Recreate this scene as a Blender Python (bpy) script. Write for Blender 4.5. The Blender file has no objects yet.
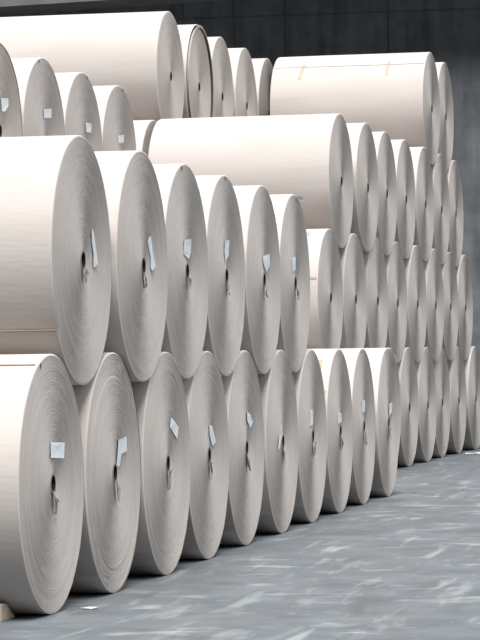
import bpy, bmesh, math, random
from mathutils import Vector, Matrix
C = bpy.context.scene.collection
SC = bpy.context.scene
PI = math.pi

# ------------------------------------------------------------------ camera
cam = bpy.data.cameras.new('camera')
cam.sensor_fit = 'AUTO'; cam.sensor_width = 36.0
cam.lens = 3056.93 / 640 * 36
cam.clip_end = 500
camo = bpy.data.objects.new('camera', cam); C.objects.link(camo)
def cam_basis(yaw, pit, rol):
    f = Vector((-math.sin(yaw)*math.cos(pit), math.cos(yaw)*math.cos(pit), math.sin(pit)))
    r = Vector((math.cos(yaw), math.sin(yaw), 0)); u = r.cross(f)
    r2 = r*math.cos(rol) + u*math.sin(rol); u2 = -r*math.sin(rol) + u*math.cos(rol)
    return r2, u2, -f
r_, u_, b_ = cam_basis(0.191750, 0.009355, -0.013758)
M = Matrix((r_, u_, b_)).transposed().to_4x4()
M.translation = Vector((3.67938, -14.20059, 1.25795))
camo.matrix_world = M
SC.camera = camo

# ------------------------------------------------------------------ world, sun, exposure
w = bpy.data.worlds.new('sky'); SC.world = w; w.use_nodes = True
nt = w.node_tree; nt.nodes.clear()
out = nt.nodes.new('ShaderNodeOutputWorld'); bg = nt.nodes.new('ShaderNodeBackground')
tc = nt.nodes.new('ShaderNodeTexCoord'); sep = nt.nodes.new('ShaderNodeSeparateXYZ')
# open side of the shed lies to the right (+X) and overhead; the hall behind the camera is dim
dp = nt.nodes.new('ShaderNodeVectorMath'); dp.operation = 'DOT_PRODUCT'; dp.inputs[1].default_value = (0.79, 0.40, 0.46)
mr = nt.nodes.new('ShaderNodeMapRange'); mr.inputs[1].default_value = 0.30; mr.inputs[2].default_value = 0.95
cr = nt.nodes.new('ShaderNodeValToRGB')
cr.color_ramp.elements[0].position = 0.0; cr.color_ramp.elements[0].color = (0.015, 0.015, 0.016, 1)
cr.color_ramp.elements[1].position = 1.0; cr.color_ramp.elements[1].color = (0.90, 0.905, 0.915, 1)
nt.links.new(tc.outputs['Generated'], dp.inputs[0]); nt.links.new(dp.outputs['Value'], mr.inputs[0])
nt.links.new(mr.outputs[0], cr.inputs[0]); nt.links.new(cr.outputs[0], bg.inputs[0]); nt.links.new(bg.outputs[0], out.inputs[0])
bg.inputs[1].default_value = 1.45

sd = bpy.data.lights.new('sun', 'SUN'); sd.energy = 4.3; sd.angle = math.radians(36); sd.color = (1.0, 0.985, 0.965)
so = bpy.data.objects.new('sun', sd); C.objects.link(so)
so.rotation_euler = Vector((0.05, -0.46, 0.86)).to_track_quat('Z', 'Y').to_euler()

SC.view_settings.view_transform = 'Standard'; SC.view_settings.look = 'None'
SC.view_settings.exposure = 0.80; SC.view_settings.gamma = 1; SC.view_settings.use_curve_mapping = False

# ------------------------------------------------------------------ node helpers
def mat(name):
    m = bpy.data.materials.new(name); m.use_nodes = True
    n = m.node_tree.nodes; return m, n, m.node_tree.links, n['Principled BSDF']
def node(n, t, **kw):
    x = n.new('ShaderNode' + t)
    for k, v in kw.items(): setattr(x, k, v)
    return x
def ramp(n, stops):
    r = node(n, 'ValToRGB'); e = r.color_ramp.elements
    while len(e) < len(stops): e.new(0.5)
    for i, (p, c) in enumerate(stops):
        e[i].position = p; e[i].color = (c[0], c[1], c[2], 1)
    return r
def simple(name, col, rough=0.7, noise=0.12, scale=12):
    m, n, l, p = mat(name)
    tx = node(n, 'TexCoord'); nz = node(n, 'TexNoise'); nz.inputs['Scale'].default_value = scale; nz.inputs['Detail'].default_value = 5
    l.new(tx.outputs['Object'], nz.inputs['Vector'])
    r = ramp(n, [(0.3, [c*(1-noise) for c in col]), (0.7, [min(1, c*(1+noise)) for c in col])])
    l.new(nz.outputs[0], r.inputs[0]); l.new(r.outputs[0], p.inputs['Base Color'])
    p.inputs['Roughness'].default_value = rough
    return m

# kraft / newsprint wrap around the roll
def mk_wrap():
    m, n, l, p = mat('paper wrap')
    tx = node(n, 'TexCoord'); mp = node(n, 'Mapping'); mp.inputs['Scale'].default_value = (1.2, 5, 5)
    oi = node(n, 'ObjectInfo')
    l.new(tx.outputs['Object'], mp.inputs['Vector'])
    nz = node(n, 'TexNoise', noise_dimensions='4D'); nz.inputs['Scale'].default_value = 1.0; nz.inputs['Detail'].default_value = 6
    wm = node(n, 'Math', operation='MULTIPLY'); wm.inputs[1].default_value = 37.0
    l.new(oi.outputs['Random'], wm.inputs[0]); l.new(wm.outputs[0], nz.inputs['W'])
    l.new(mp.outputs[0], nz.inputs['Vector'])
    r = ramp(n, [(0.25, (0.408, 0.374, 0.352)), (0.75, (0.464, 0.432, 0.412))])
    l.new(nz.outputs[0], r.inputs[0]); l.new(r.outputs[0], p.inputs['Base Color'])
    p.inputs['Roughness'].default_value = 0.75; p.inputs['Specular IOR Level'].default_value = 0.25
    n2 = node(n, 'TexNoise'); n2.inputs['Scale'].default_value = 9; n2.inputs['Detail'].default_value = 4
    l.new(mp.outputs[0], n2.inputs['Vector'])
    bp = node(n, 'Bump'); bp.inputs['Strength'].default_value = 0.15; bp.inputs['Distance'].default_value = 0.01
    l.new(n2.outputs[0], bp.inputs['Height']); l.new(bp.outputs[0], p.inputs['Normal'])
    return m
def mk_end(rough=0.65):
    m, n, l, p = mat('wound paper edge')
    tx = node(n, 'TexCoord'); sp = node(n, 'SeparateXYZ'); l.new(tx.outputs['Object'], sp.inputs[0])
    cb = node(n, 'CombineXYZ'); l.new(sp.outputs['Y'], cb.inputs[0]); l.new(sp.outputs['Z'], cb.inputs[1])
    ln = node(n, 'VectorMath', operation='LENGTH'); l.new(cb.outputs[0], ln.inputs[0])
    oi = node(n, 'ObjectInfo')
    wm = node(n, 'Math', operation='MULTIPLY'); wm.inputs[1].default_value = 53.0; l.new(oi.outputs['Random'], wm.inputs[0])
    nr = node(n, 'TexNoise', noise_dimensions='2D')     # rings: depends on the radius only
    cv = node(n, 'CombineXYZ'); l.new(ln.outputs['Value'], cv.inputs[0]); l.new(wm.outputs[0], cv.inputs[1])
    nr.inputs['Scale'].default_value = 28; nr.inputs['Detail'].default_value = 5
    l.new(cv.outputs[0], nr.inputs['Vector'])
    ng = node(n, 'TexNoise', noise_dimensions='4D'); ng.inputs['Scale'].default_value = 5; ng.inputs['Detail'].default_value = 7; ng.inputs['Roughness'].default_value = 0.7
    l.new(tx.outputs['Object'], ng.inputs['Vector']); l.new(wm.outputs[0], ng.inputs['W'])
    mx = node(n, 'Mix', data_type='FLOAT'); mx.inputs[0].default_value = 0.55
    l.new(nr.outputs[0], mx.inputs[2]); l.new(ng.outputs[0], mx.inputs[3])
    r = ramp(n, [(0.3, (0.294, 0.272, 0.256)), (0.7, (0.358, 0.336, 0.319))])
    l.new(mx.outputs[0], r.inputs[0]); l.new(r.outputs[0], p.inputs['Base Color'])
    p.inputs['Roughness'].default_value = rough
    p.inputs['Specular IOR Level'].default_value = 0.3
    bp = node(n, 'Bump'); bp.inputs['Strength'].default_value = 0.12; bp.inputs['Distance'].default_value = 0.004
    l.new(mx.outputs[0], bp.inputs['Height']); l.new(bp.outputs[0], p.inputs['Normal'])
    return m
def mk_floor():
    m, n, l, p = mat('worn concrete floor')
    tx = node(n, 'TexCoord')
    n1 = node(n, 'TexNoise'); n1.inputs['Scale'].default_value = 2.0; n1.inputs['Detail'].default_value = 12; n1.inputs['Roughness'].default_value = 0.74; n1.inputs['Distortion'].default_value = 0.3
    l.new(tx.outputs['Object'], n1.inputs['Vector'])
    base = ramp(n, [(0.28, (0.064, 0.073, 0.081)), (0.5, (0.103, 0.116, 0.127)), (0.72, (0.146, 0.161, 0.173))]); l.new(n1.outputs[0], base.inputs[0])
    last = base.outputs[0]
    # scuffs: drag marks of forklift traffic, mostly along the row, some crossing it
    for ang, sc, lo, hi, f, seed, col in ((0.05, (7.0, 0.9, 1), 0.58, 0.74, 0.62, 3.1, (0.282, 0.304, 0.314)), (1.0, (5.0, 1.3, 1), 0.61, 0.78, 0.5, 9.7, (0.282, 0.304, 0.314)),
                                   (0.3, (2.2, 3.0, 1), 0.60, 0.70, 0.62, 21.3, (0.282, 0.304, 0.314)), (-0.12, (6.0, 0.45, 1), 0.58, 0.72, 0.55, 33.0, (0.067, 0.074, 0.080)),
                                   (0.7, (1.6, 1.1, 1), 0.55, 0.70, 0.6, 41.0, (0.077, 0.080, 0.083))):
        mp = node(n, 'Mapping'); mp.inputs['Rotation'].default_value = (0, 0, ang); mp.inputs['Scale'].default_value = sc; mp.inputs['Location'].default_value = (seed, seed*0.7, 0)
        l.new(tx.outputs['Object'], mp.inputs['Vector'])
        ns = node(n, 'TexNoise'); ns.inputs['Scale'].default_value = 1.0; ns.inputs['Detail'].default_value = 5; ns.inputs['Distortion'].default_value = 0.6
        l.new(mp.outputs[0], ns.inputs['Vector'])
        rr = ramp(n, [(lo, (0, 0, 0)), (hi, (f, f, f))]); l.new(ns.outputs[0], rr.inputs[0])
        mx = node(n, 'Mix', data_type='RGBA'); l.new(rr.outputs[0], mx.inputs[0]); l.new(last, mx.inputs[6]); mx.inputs[7].default_value = (*col, 1)
        last = mx.outputs[2]
    # small dark specks
    vo = node(n, 'TexVoronoi'); vo.inputs['Scale'].default_value = 3.2; l.new(tx.outputs['Object'], vo.inputs['Vector'])
    rv = ramp(n, [(0.02, (0.7, 0.7, 0.7)), (0.06, (0, 0, 0))]); l.new(vo.outputs['Distance'], rv.inputs[0])
    m2 = node(n, 'Mix', data_type='RGBA'); l.new(rv.outputs[0], m2.inputs[0]); l.new(mx.outputs[2], m2.inputs[6]); m2.inputs[7].default_value = (0.08, 0.085, 0.09, 1)
    l.new(m2.outputs[2], p.inputs['Base Color'])
    p.inputs['Roughness'].default_value = 0.6; p.inputs['Specular IOR Level'].default_value = 0.35
    bp = node(n, 'Bump'); bp.inputs['Strength'].default_value = 0.12; bp.inputs['Distance'].default_value = 0.02
    l.new(n1.outputs[0], bp.inputs['Height']); l.new(bp.outputs[0], p.inputs['Normal'])
    return m
def mk_wall():
    m, n, l, p = mat('dark concrete wall')
    tx = node(n, 'TexCoord')
    n1 = node(n, 'TexNoise'); n1.inputs['Scale'].default_value = 1.6; n1.inputs['Detail'].default_value = 9; n1.inputs['Roughness'].default_value = 0.68
    l.new(tx.outputs['Object'], n1.inputs['Vector'])
    mp = node(n, 'Mapping'); mp.inputs['Scale'].default_value = (4, 1, 0.5); l.new(tx.outputs['Object'], mp.inputs['Vector'])
    n2 = node(n, 'TexNoise'); n2.inputs['Scale'].default_value = 1.5; n2.inputs['Detail'].default_value = 5; l.new(mp.outputs[0], n2.inputs['Vector'])
    mx = node(n, 'Mix', data_type='FLOAT'); mx.inputs[0].default_value = 0.4; l.new(n1.outputs[0], mx.inputs[2]); l.new(n2.outputs[0], mx.inputs[3])
    r = ramp(n, [(0.3, (0.048, 0.051, 0.055)), (0.72, (0.185, 0.197, 0.211))]); l.new(mx.outputs[0], r.inputs[0])
    l.new(r.outputs[0], p.inputs['Base Color']); p.inputs['Roughness'].default_value = 0.85; p.inputs['Specular IOR Level'].default_value = 0.2
    bp = node(n, 'Bump'); bp.inputs['Strength'].default_value = 0.3; bp.inputs['Distance'].default_value = 0.02
    l.new(n1.outputs[0], bp.inputs['Height']); l.new(bp.outputs[0], p.inputs['Normal'])
    return m

WRAP, END = mk_wrap(), mk_end()
CORE = simple('grey board core', (0.20, 0.17, 0.145), 0.8)
HOLE = simple('core bore', (0.015, 0.014, 0.013), 0.95)
STICK = simple('label paper', (0.512, 0.557, 0.582), 0.5, 0.06, 25)
TAPE = simple('paper tape', (0.33, 0.275, 0.20), 0.5, 0.1, 20)
LAP = simple('lap edge', (0.30, 0.25, 0.21), 0.85)
TORN = simple('torn paper', (0.27, 0.255, 0.24), 0.8)
NICK_AND_SHADE = simple('dark tear and rim shade', (0.06, 0.052, 0.046), 0.9)  # torn nicks, and the shade coloured onto one raised rim
WOOD = simple('pale pine', (0.352, 0.294, 0.243), 0.75, 0.2, 14)
SCRAP = simple('white scrap', (0.499, 0.499, 0.486), 0.7)
BEAM = simple('grey concrete', (0.128, 0.128, 0.131), 0.85, 0.15, 3)
GROOVE = simple('panel joint', (0.008, 0.008, 0.009), 0.95)

# ------------------------------------------------------------------ mesh helpers
def mesh(name, verts, faces, m, smooth=False, auto=None):
    me = bpy.data.meshes.new(name); me.from_pydata(verts, [], faces); me.update()
    bm = bmesh.new(); bm.from_mesh(me); bmesh.ops.recalc_face_normals(bm, faces=bm.faces)
    bm.to_mesh(me); bm.free()
    me.materials.append(m)
    if smooth:
        me.polygons.foreach_set('use_smooth', [True]*len(me.polygons))
        if auto is not None:
            me.set_sharp_from_angle(angle=auto)
    return me
def link(name, me, parent=None, loc=(0, 0, 0)):
    o = bpy.data.objects.new(name, me); C.objects.link(o); o.location = loc
    if parent: o.parent = parent
    return o
def box_v(x0, x1, y0, y1, z0, z1, vs, fs):
    b = len(vs)
    vs += [(x, y, z) for x in (x0, x1) for y in (y0, y1) for z in (z0, z1)]
    fs += [tuple(b+i for i in f) for f in ((0,1,3,2),(4,6,7,5),(0,4,5,1),(2,3,7,6),(0,2,6,4),(1,5,7,3))]

# ------------------------------------------------------------------ structure
def struct(name, me, loc=(0, 0, 0)):
    o = link(name, me, None, loc); o['kind'] = 'structure'; return o
FL = mk_floor()
vs, fs = [], []; box_v(-30, 40, -1.7, 26.0, -0.2, 0.0, vs, fs)
struct('floor', mesh('floor', vs, fs, FL))
DARK_FLOOR = simple('added dark floor', (0.022, 0.023, 0.024), 0.9, 0.25, 30)  # unseen slab added, kept dark to cut light bounced under the rolls
vs, fs = [], []; box_v(-30, 40, -40, -1.7, -0.2, 0.0, vs, fs)
struct('floor_bounce_cut', mesh('floor_bounce_cut', vs, fs, DARK_FLOOR))
# back wall of cast panels with real joints between them
WY, PW, ZJ = 26.0, 0.695, 5.705
WALLM = mk_wall()
vs, fs = [], []
box_v(-30, 40, WY+0.012, WY+0.3, 0, 9.0, vs, fs)
gx = -2.067
k0 = int((-30-gx)/PW); k1 = int((14-gx)/PW)
for k in range(k0, k1):
    if k > -3 and k % 2: continue                        # wider panels to the right
    xa = gx + k*PW + 0.008; xb = gx + (k+(2 if k > -3 else 1))*PW - 0.008
    for za, zb in ((0.0, ZJ-0.008), (ZJ+0.008, 9.0)):
        box_v(xa, xb, WY, WY+0.02, za, zb, vs, fs)
struct('wall_back', mesh('wall_back', vs, fs, WALLM))
# concrete lintel beam under the roof edge
vs, fs = [], []; box_v(-30, 14, 25.12, 26.0, 0, 0.9, vs, fs)
vs = [(x, y, z + 5.854 + 0.026*(x+7.1)) for x, y, z in vs]
struct('trim_1', mesh('trim_1', vs, fs, BEAM))

# ------------------------------------------------------------------ the paper roll
D = 1.25; R = 0.6235; L = 1.70; NS = 128; TZ = 1.0825*1.004   # TZ: rise per tier
S3 = math.sqrt(3)/2
def wrap_mesh(seam, rnd):
    """outer wrap with the overlapping edge of its last turn, rounded rims and the far end"""
    vs, fs = [], []
    prof = [(-L, 0.05), (-L, R-0.010), (-L+0.003, R-0.003), (-L+0.010, R), (-L*0.66, R), (-L*0.33, R), (-0.006, R), (-0.002, R-0.002), (0.0005, R-0.0075)]
    angs = [2*PI*i/NS for i in range(NS)]
    step = []
    for a in angs:
        fr = ((a - seam) % (2*PI)) / (2*PI)
        step.append(-0.006*max(0.0, 1-fr*9.0))           # just past the lap the surface sits one sheet lower
    # wobble of the sheet
    wob = [(rnd.uniform(-.0012, .0012)) for _ in range(6)]
    for j, (x, r) in enumerate(prof):
        for i, a in enumerate(angs):
            rr = r + (step[i] if 0.06 < r else 0) + (wob[j % 6]*math.sin(3*a + j) if 2 < j < 7 else 0)
            vs.append((x, -rr*math.cos(a), rr*math.sin(a)))
    for j in range(len(prof)-1):
        for i in range(NS):
            i2 = (i+1) % NS
            fs.append((j*NS+i, j*NS+i2, (j+1)*NS+i2, (j+1)*NS+i))
    return mesh('wrap', vs, fs, WRAP, True, math.radians(25))
RIDGE, SLOPE = 0.0048, 0.56
def end_mesh(rnd, rings=()):
    """face of the roll: the wound turns stand in fine concentric ridges, slightly telescoped; rings = [(radius, step)]"""
    vs, fs = [], []; seg = 112
    n = int((R-0.008-0.056)/RIDGE); wl = (R-0.008-0.056)/n
    prof = [(0.05, 0.0), (0.056, 0.0)]
    for k in range(n):
        o = rnd.uniform(-0.0004, 0.0004); j = rnd.uniform(0.42, 0.58); h = SLOPE*wl/2*rnd.uniform(0.75, 1.25)
        prof.append((0.056+wl*(k+j), h+o)); prof.append((0.056+wl*(k+1), o))
    for rad, st in rings:
        prof = [(r, o + (st if r > rad else 0)) for r, o in prof]
    for r, o in prof:
        for i in range(seg):
            a = 2*PI*i/seg
            vs.append((o*rnd.uniform(0.72, 1.28) if abs(o) < 0.004 else o, -r*math.cos(a), r*math.sin(a)))
    for j in range(len(prof)-1):
        for i in range(seg):
            i2 = (i+1) % seg
            fs.append((j*seg+i, j*seg+i2, (j+1)*seg+i2, (j+1)*seg+i))
    return mesh('end_face', vs, fs, END, True, math.radians(14))
def core_mesh():
    vs, fs = [], []; n = 32
    prof = [(-L, 0.0495), (0.004, 0.0495), (0.004, 0.041), (-0.45, 0.041), (-0.45, 0.0)]
    for x, r in prof:
        for i in range(n):
            a = 2*PI*i/n; vs.append((x, -r*math.cos(a), r*math.sin(a)))
    for j in range(len(prof)-1):
        for i in range(n):
            i2 = (i+1) % n; fs.append((j*n+i, j*n+i2, (j+1)*n+i2, (j+1)*n+i))
    me = mesh('core', vs, fs, CORE, True, math.radians(30)); me.materials.append(HOLE)
    for p in me.polygons:
        p.material_index = 1 if p.center.x < 0.003 and math.hypot(p.center.y, p.center.z) < 0.045 else 0
    return me
def sheet(name, poly, m, x=0.004, th=0.0015, curl=0.0, seed=0):
    """a thin sheet stuck flat on the end face; poly in (y, z) from the roll centre; edges curl off the face a little"""
    rnd = random.Random(seed)
    n = len(poly); cy = sum(p[0] for p in poly)/n; cz = sum(p[1] for p in poly)/n
    vs, fs = [], []
    for t in (0.0, 0.5, 1.0):
        for (y, z) in poly:
            vs.append((x + curl*(0.35+(rnd.uniform(0.0, 1.2)-0.35)*t), cy+(y-cy)*t, cz+(z-cz)*t) if t else (x+curl*0.35, cy, cz))
    top = list(vs)
    vs += [(a-th, b, c) for a, b, c in top]
    N = 3*n
    for s in (0, N):
        for j in (0, 1):
            for i in range(n):
                i2 = (i+1) % n
                if j == 0: fs.append((s, s+n+i, s+n+i2))
                else: fs.append((s+n+i, s+2*n+i, s+2*n+i2, s+n+i2))
    for i in range(n):
        i2 = (i+1) % n; fs.append((2*n+i, N+2*n+i, N+2*n+i2, 2*n+i2))
    me = bpy.data.meshes.new(name); me.from_pydata(vs, [], fs)
    bm = bmesh.new(); bm.from_mesh(me); bmesh.ops.remove_doubles(bm, verts=bm.verts, dist=1e-5)
    bmesh.ops.recalc_face_normals(bm, faces=bm.faces); bm.to_mesh(me); bm.free(); me.materials.append(m)
    return me
def patch(name, x0, x1, a0, a1, m, skew=0.0, lift=0.0015, th=0.001):
    """tape lying on the wrap; a = degrees above the side facing the camera"""
    vs, fs = [], []; nx, na = 4, 10
    for k, rr in enumerate((R+lift+th, R+lift-0.004)):
        for i in range(nx+1):
            for j in range(na+1):
                t = j/na; a = math.radians(a0+(a1-a0)*t); x = x0+(x1-x0)*i/nx + skew*t
                vs.append((x, -rr*math.cos(a), rr*math.sin(a)))
    q = (nx+1)*(na+1)
    idx = lambda k, i, j: k*q + i*(na+1) + j
    for k in (0, 1):
        for i in range(nx):
            for j in range(na): fs.append((idx(k,i,j), idx(k,i+1,j), idx(k,i+1,j+1), idx(k,i,j+1)))
    for i in range(nx):
        for j in (0, na): fs.append((idx(0,i,j), idx(0,i+1,j), idx(1,i+1,j), idx(1,i,j)))
    for j in range(na):
        for i in (0, nx): fs.append((idx(0,i,j), idx(0,i,j+1), idx(1,i,j+1), idx(1,i,j)))
    return mesh(name, vs, fs, m, True, math.radians(40))

rnd = random.Random(7)
seam_deg = [200, 65, -35, 49, 150, 100, 230, 120]
WR = [wrap_mesh(math.radians(s), rnd) for s in seam_deg]
EN = [end_mesh(rnd) for _ in range(6)]
EN_RING = end_mesh(rnd, [(0.50, -0.0035)])           # outer turns sit back
EN_RING2 = end_mesh(rnd, [(0.36, -0.006)])
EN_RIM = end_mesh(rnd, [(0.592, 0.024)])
EN_RIM.materials.append(NICK_AND_SHADE)
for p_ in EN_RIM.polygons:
    if abs(p_.normal.x) < 0.5 and 0.585 < math.hypot(p_.center.y, p_.center.z) < 0.60 and p_.center.y > -0.10: p_.material_index = 1       # shade on the raised rim's inner wall, put in as dark colour
CO = core_mesh()

# one master roll, then copies of it and of its parts
def master():
    root = bpy.data.objects.new('paper_roll', None); root.empty_display_size = 0.3; C.objects.link(root)
    for nm, me in (('wrapper', WR[0]), ('end_face', EN[0]), ('core', CO)):
        o = link(nm, me, root, (0, 0, R))
    root['category'] = 'paper roll'
    return root
MASTER = master()
first = [True]
count = [0]
def roll(x, y, tier, label, group, wrap=None, end=None, yaw=0.0):
    k = count[0]; count[0] += 1
    if first[0]:
        r = MASTER; first[0] = False
    else:
        r = MASTER.copy(); C.objects.link(r)
        for ch in MASTER_PARTS:
            c = ch.copy(); C.objects.link(c); c.parent = r
    parts = [c for c in bpy.data.objects if c.parent == r]
    r.location = (x, y, (tier-1)*TZ); r.rotation_euler = (0, 0, math.radians(yaw))
    r['label'] = label; r['group'] = group; r['category'] = 'paper roll'
    for c in parts:
        if c.name.startswith('wrapper'): c.data = WR[wrap if wrap is not None else (0, 4, 6)[k % 3]]
        if c.name.startswith('end_face'):
            c.data = end if end is not None else EN[k % 6]
    return r
MASTER_PARTS = list(MASTER.children)
def part(r, name, me, label=None):
    o = link(name, me, r, (0, 0, R))
    if label: o['label'] = label
    return o
def seam(r, deg, dx=0.0, x0=None, m=None, wd=0.9):
    part(r, 'lap_seam', patch('lap_seam', (x0 if x0 is not None else -L+0.012), -0.012, deg, deg+wd, m or LAP, dx, 0.0005, 0.003), 'thin brown lap line of the wrap')
def tail(r, seed, s=1.0):
    rn = random.Random(seed)
    j = lambda a: rn.uniform(-a, a)
    poly = [(-0.030+j(.01), -0.035), (0.012+j(.01), -0.050), (0.030+j(.01), -0.085*s), (0.012+j(.015), -0.145*s), (-0.012+j(.01), -0.150*s), (-0.035+j(.01), -0.09*s)]
    part(r, 'torn_paper', sheet('torn_paper', poly, TORN, 0.006, 0.0015, 0.022, seed))
def nick(r, ang, size=0.05, seed=1):
    a = math.radians(ang); rn = random.Random(seed)
    ry, rz = -math.cos(a), math.sin(a); ty, tz = -rz, ry
    P = lambda rad, t: (ry*rad+ty*t, rz*rad+tz*t)
    poly = [P(R-0.009, -size*0.35), P(R-0.009, size*0.35), P(R-size*0.6, size*0.3), P(R-size*1.2, 0.05*size), P(R-size*0.7, -size*0.3)]
    part(r, 'torn_edge', sheet('torn_edge', poly, NICK_AND_SHADE, 0.004, 0.001, 0.002, seed), 'dark torn nick at the rim')

ORD = ['nearest', 'second', 'third', 'fourth', 'fifth', 'sixth', 'seventh', 'eighth', 'ninth', 'tenth']
LAB = {
 (1,0): [(-0.044,0.2),(0.211,0.191),(0.187,0.115),(-0.063,0.126)],
 (1,1): [(0.065,0.168),(0.253,0.181),(0.256,0.102),(0.129,0.091),(0.102,0.029),(0.023,0.032)],
 (1,2): [(0.085,0.255),(0.28,0.193),(0.225,0.127),(0.048,0.2)],
 (1,3): [(-0.01,0.184),(0.07,0.17),(0.194,0.071),(0.083,0.049),(-0.003,0.118)],
 (1,4): [(-0.004,0.229),(0.107,0.216),(0.186,0.16),(0.1,0.12),(-0.008,0.176)],
 (1,5): [(-0.189,0.048),(-0.036,0.059),(-0.147,-0.043),(-0.224,-0.052)],
 (1,6): [(-0.132,0.187),(-0.03,0.184),(-0.03,0.084),(-0.142,0.073)],
 (1,7): [(-0.14,0.146),(0.017,0.131),(0.045,0.066),(-0.148,0.054)],
 (1,8): [(-0.117,0.21),(0.042,0.207),(0.017,0.114),(-0.111,0.109)],
 (1,9): [(-0.021,0.151),(0.199,0.166),(0.173,0.082),(-0.011,0.055)],
 (2,0): [(0.156,0.14),(0.192,0.163),(0.23,0.136),(0.276,-0.009),(0.234,-0.033),(0.189,-0.029),(0.208,0.009),(0.169,0.096)],
 (2,1): [(0.123,0.164),(0.17,0.162),(0.196,0.101),(0.268,0.008),(0.188,-0.025),(0.16,-0.009),(0.168,0.046),(0.099,0.133)],
 (2,2): [(-0.094,0.178),(0.085,0.19),(0.1,0.114),(0.024,0.069),(-0.11,0.098)],
 (2,3): [(-0.07,0.215),(0.074,0.224),(0.045,0.126),(-0.053,0.087),(-0.084,0.145)],
 (2,4): [(-0.062,0.151),(0.186,0.175),(0.206,0.101),(0.066,0.05),(-0.038,0.095)],
 (2,5): [(-0.16,0.166),(0.007,0.186),(0.0,0.099),(-0.123,0.071)],
 (3,0): [(0.025,0.232),(0.203,0.243),(0.201,0.19),(0.109,0.141),(0.031,0.139)],
 (3,1): [(-0.049,0.241),(0.171,0.261),(0.168,0.19),(-0.035,0.176)],
 (3,2): [(0.031,0.239),(0.217,0.239),(0.213,0.168),(0.05,0.162)],
 (3,3): [(-0.076,0.209),(0.122,0.23),(0.118,0.16),(-0.08,0.144)],
}
def sticker(r, key):
    part(r, 'label', sheet('label', LAB[key], STICK, 0.004, 0.0012, 0.006, key[0]*20+key[1]), 'pale bluish paper sticker')

# ---- front stack, bottom row on the floor (ten) and second row (six)
GA1, GA2 = 'rolls in the bottom row of the front stack', 'rolls in the second row of the front stack'
XA1 = [-.002, .006, .014, -.006, -.017, -.007, -.012, -.012, -.022, -.003]
notes1 = {0: 'nearest grey paper roll on the floor, square pale sticker on its end',
          1: 'second roll from the camera on the floor, a worn ring around its end',
          2: 'third roll from the camera on the floor, slanting diamond sticker on its end',
          9: 'farthest roll of the front bottom row, its top bare and lit'}
for i in range(10):
    lb = notes1.get(i, '%s roll from the camera in the bottom row of the front stack' % ORD[i])
    r = roll(XA1[i], i*D, 1, lb, GA1, wrap=1 if i == 0 else (7 if i in (6, 7) else None),
             end=EN_RING if i == 1 else None)
    sticker(r, (1, i)); tail(r, 40+i)
    if i == 0: nick(r, 70, 0.032, 3); seam(r, 66)
    if i == 7: seam(r, 29)
    if i == 7: part(r, 'tape', patch('tape', -0.115, -0.07, 46, 60, TAPE), 'tan tape square')
    if i == 8: nick(r, 80, 0.03, 5)
    if i == 9: part(r, 'paper_flap', sheet('paper_flap', [(0.17, 0.585), (0.30, 0.54), (0.38, 0.47), (0.31, 0.46), (0.24, 0.53)], SCRAP, 0.012, 0.0015, 0.03, 8), 'white torn flap')
XA2 = [.006, .031, .007, -.009, -.004, -.015]
notes2 = {0: 'large nearest roll of the second row, long white strip sticker beside its core',
          5: 'last and farthest roll of the second row, in front of the open gap'}
for i in range(6):
    lb = notes2.get(i, '%s roll from the camera in the second row of the front stack' % ORD[i])
    r = roll(XA2[i], (i+.5)*D, 2, lb, GA2, wrap=2 if i == 0 else None)
    sticker(r, (2, i)); tail(r, 70+i, 0.8)
    if i == 0: seam(r, -35)
    if i in (2, 3): nick(r, (78, 89)[i-2], 0.032, i)
    if i == 5: part(r, 'paper_flap', sheet('paper_flap', [(0.0, 0.606), (0.05, 0.608), (0.24, 0.602), (0.23, 0.585), (0.05, 0.59)], SCRAP, 0.012, 0.0015, 0.02, 4), 'white torn flap')

# ---- short stack behind the front stack: only its third row shows
XE = [-2.0, -2.002, -2.015, -2.022]
notesE = ['stickered upper left roll cut off by the picture edge, curved line on its end',
          'second roll of the upper left row, below the long top roll',
          'third roll of the upper left row, above the front second row',
          'last roll of the upper left row, beside the dark ended roll']
YE = 6.371
for i in range(4):
    r = roll(XE[i], YE+i*D, 3, notesE[i], 'rolls in the raised row behind the front stack', end=EN_RING2 if i == 0 else None)
    sticker(r, (3, i))
    if i: nick(r, (80, 75, 101, 101)[i], 0.032, i+9)
HID = 'hidden supporting rolls'
HL = 'paper roll buried inside the stack, carrying the rolls above it'
for i in range(5): roll(-2.012, YE+(i-.5)*D, 2, HL, HID)
for i in range(6): roll(-2.012 if i < 5 else -2.52, YE+(i-1)*D, 1, HL, HID)

# ---- far stack at the right: four rows
YB = 12.5
GB = ['rolls in the bottom row of the far stack', 'rolls in the second row of the far stack', 'rolls in the third row of the far stack', 'rolls on top of the far stack']
XB1 = [-.78, -.76, -.73, -.70, -.685, -.655, -.655, -.62, -.565]
for i in range(9):
    if i < 4: roll(XB1[i], YB+i*D, 1, HL, HID, yaw=-1.4)
    else: roll(XB1[i], YB+i*D, 1, '%s visible roll from the front on the floor of the far stack' % ORD[i-4] if i > 4 else 'first far stack roll on the floor, just right of the front row', GB[0], yaw=-1.4)
XB2 = [-.786, -.752, -.727, -.705, -.667, -.635, -.623, -.60]
for i in range(8):
    lb = 'second row far roll under the long roll, its lit body showing through the gap' if i == 0 else '%s roll from the front in the second row of the far stack' % ORD[i]
    r = roll(XB2[i], YB+(i+.5)*D, 2, lb, GB[1], wrap=5 if i == 0 else None, yaw=-1.4)
    if i == 0:
        part(r, 'tape', patch('tape', -0.17, -0.13, 62, 69, TAPE), 'tan tape square'); seam(r, 14, wd=2.0)
XB3 = [-.773, -.715, -.71, -.688, -.65, -.632, -.623]
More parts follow.
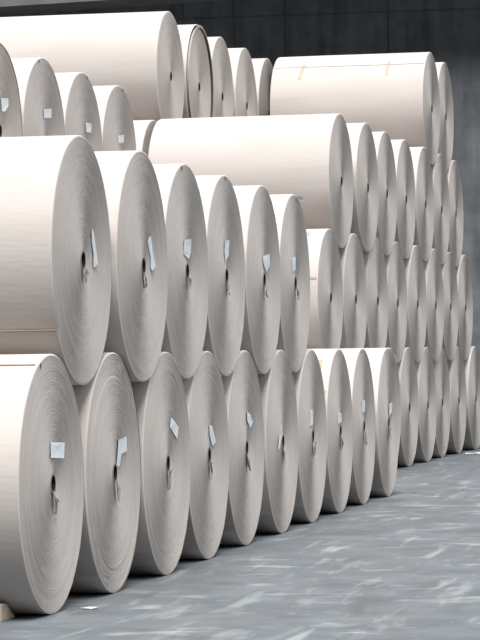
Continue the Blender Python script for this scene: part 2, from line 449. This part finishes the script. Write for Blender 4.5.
for i in range(7):
    lb = 'long pale roll lying in mid picture, first of its row' if i == 0 else '%s roll from the front in the third row of the far stack' % ORD[i]
    roll(XB3[i], YB+(i+1)*D, 3, lb, GB[2], yaw=-1.4)
for i in range(2):
    r = roll((-.647, -.648)[i], YB+(i+5.5)*D, 4, ('whole long roll on top at the right, tan tapes on its side', 'half hidden roll at the top right corner of the far stack')[i], GB[3], wrap=3 if i == 0 else None, yaw=-1.4)
    if i == 0:
        seam(r, 47.5)
        part(r, 'tape', patch('tape', -1.40, -1.36, 31, 53, TAPE, 0.03), 'tan paper tape')
        part(r, 'tape', patch('tape', -0.43, -0.40, 33, 54, TAPE, 0.01), 'tan paper tape')

# ---- stack behind it, to the left: top row shows, and one shaded end of the row below
YC = 14.502
XC = [-2.538, -2.52, -2.533, -2.515, -2.50]
notesC = ['long roll lying across the top left of the picture', 'roll with a dark rim around its end, second in the top left row',
          'third roll of the top left row, against the dark wall', 'fourth and lowest looking roll of the top left row',
          'roll with a shaded end beside the taped long roll on top']
for i in range(5):
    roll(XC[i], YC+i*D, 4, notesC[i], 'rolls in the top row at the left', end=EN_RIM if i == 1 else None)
for t, n in ((3, 6), (2, 7), (1, 8)):
    for i in range(n):
        y = YC+(i-(4-t)*.5)*D
        if t == 3 and i == 0: roll(-2.565, y, 3, 'roll with a dark shaded end at the left end of the long middle roll', 'rolls in the row under the top left row')
        else: roll(-2.53, y, t, HL, HID)

# ------------------------------------------------------------------ small things on the floor
def tag(o, label, cat): o['label'] = label; o['category'] = cat
vs = []; fs = []
prof = [(0.0, 0.0), (0.23, 0.0), (0.23, 0.012), (0.09, 0.078), (0.0, 0.085)]       # a wedge: tall end towards the camera
n = len(prof)
for x in (-0.28, 0.0):
    vs += [(x, a, b) for a, b in prof]
fs = [tuple(range(n))[::-1], tuple(range(n, 2*n))] + [(i, (i+1) % n, n+(i+1) % n, n+i) for i in range(n)]
o = link('wooden_chock', mesh('wooden_chock', vs, fs, WOOD), None, (-0.145, -0.43, 0))
md = o.modifiers.new('bevel', 'BEVEL'); md.width = 0.004; md.segments = 2
tag(o, 'pale wooden chock against the nearest floor roll at the lower left', 'chock')
def scrap(x, y, s, seed, label):
    rn = random.Random(seed); vs = []; fs = []; n = 9
    for k in range(2):
        for i in range(n):
            a = 2*PI*i/n; r = s*rn.uniform(0.5, 1.0)
            vs.append((r*math.cos(a)*1.6, r*math.sin(a), 0.004+rn.uniform(0, 0.25)*s) if k == 0 else (vs[i][0], vs[i][1], max(0.0005, vs[i][2]-0.003)))
    fs = [(i, (i+1) % n, n+(i+1) % n, n+i) for i in range(n)]
    vs += [(0, 0, 0.012), (0, 0, 0.009)]
    for i in range(n):
        fs.append((i, (i+1) % n, 2*n)); fs.append((n+i, n+(i+1) % n, 2*n+1))
    o = link('paper_scrap', mesh('paper_scrap', vs, fs, SCRAP), None, (x, y, 0)); tag(o, label, 'paper scrap')
scrap(0.11, 0.28, 0.035, 3, 'small white paper scrap on the floor beside the two nearest rolls')
scrap(-0.40, 21.0, 0.085, 5, 'white paper scrap on the floor under the far stack')
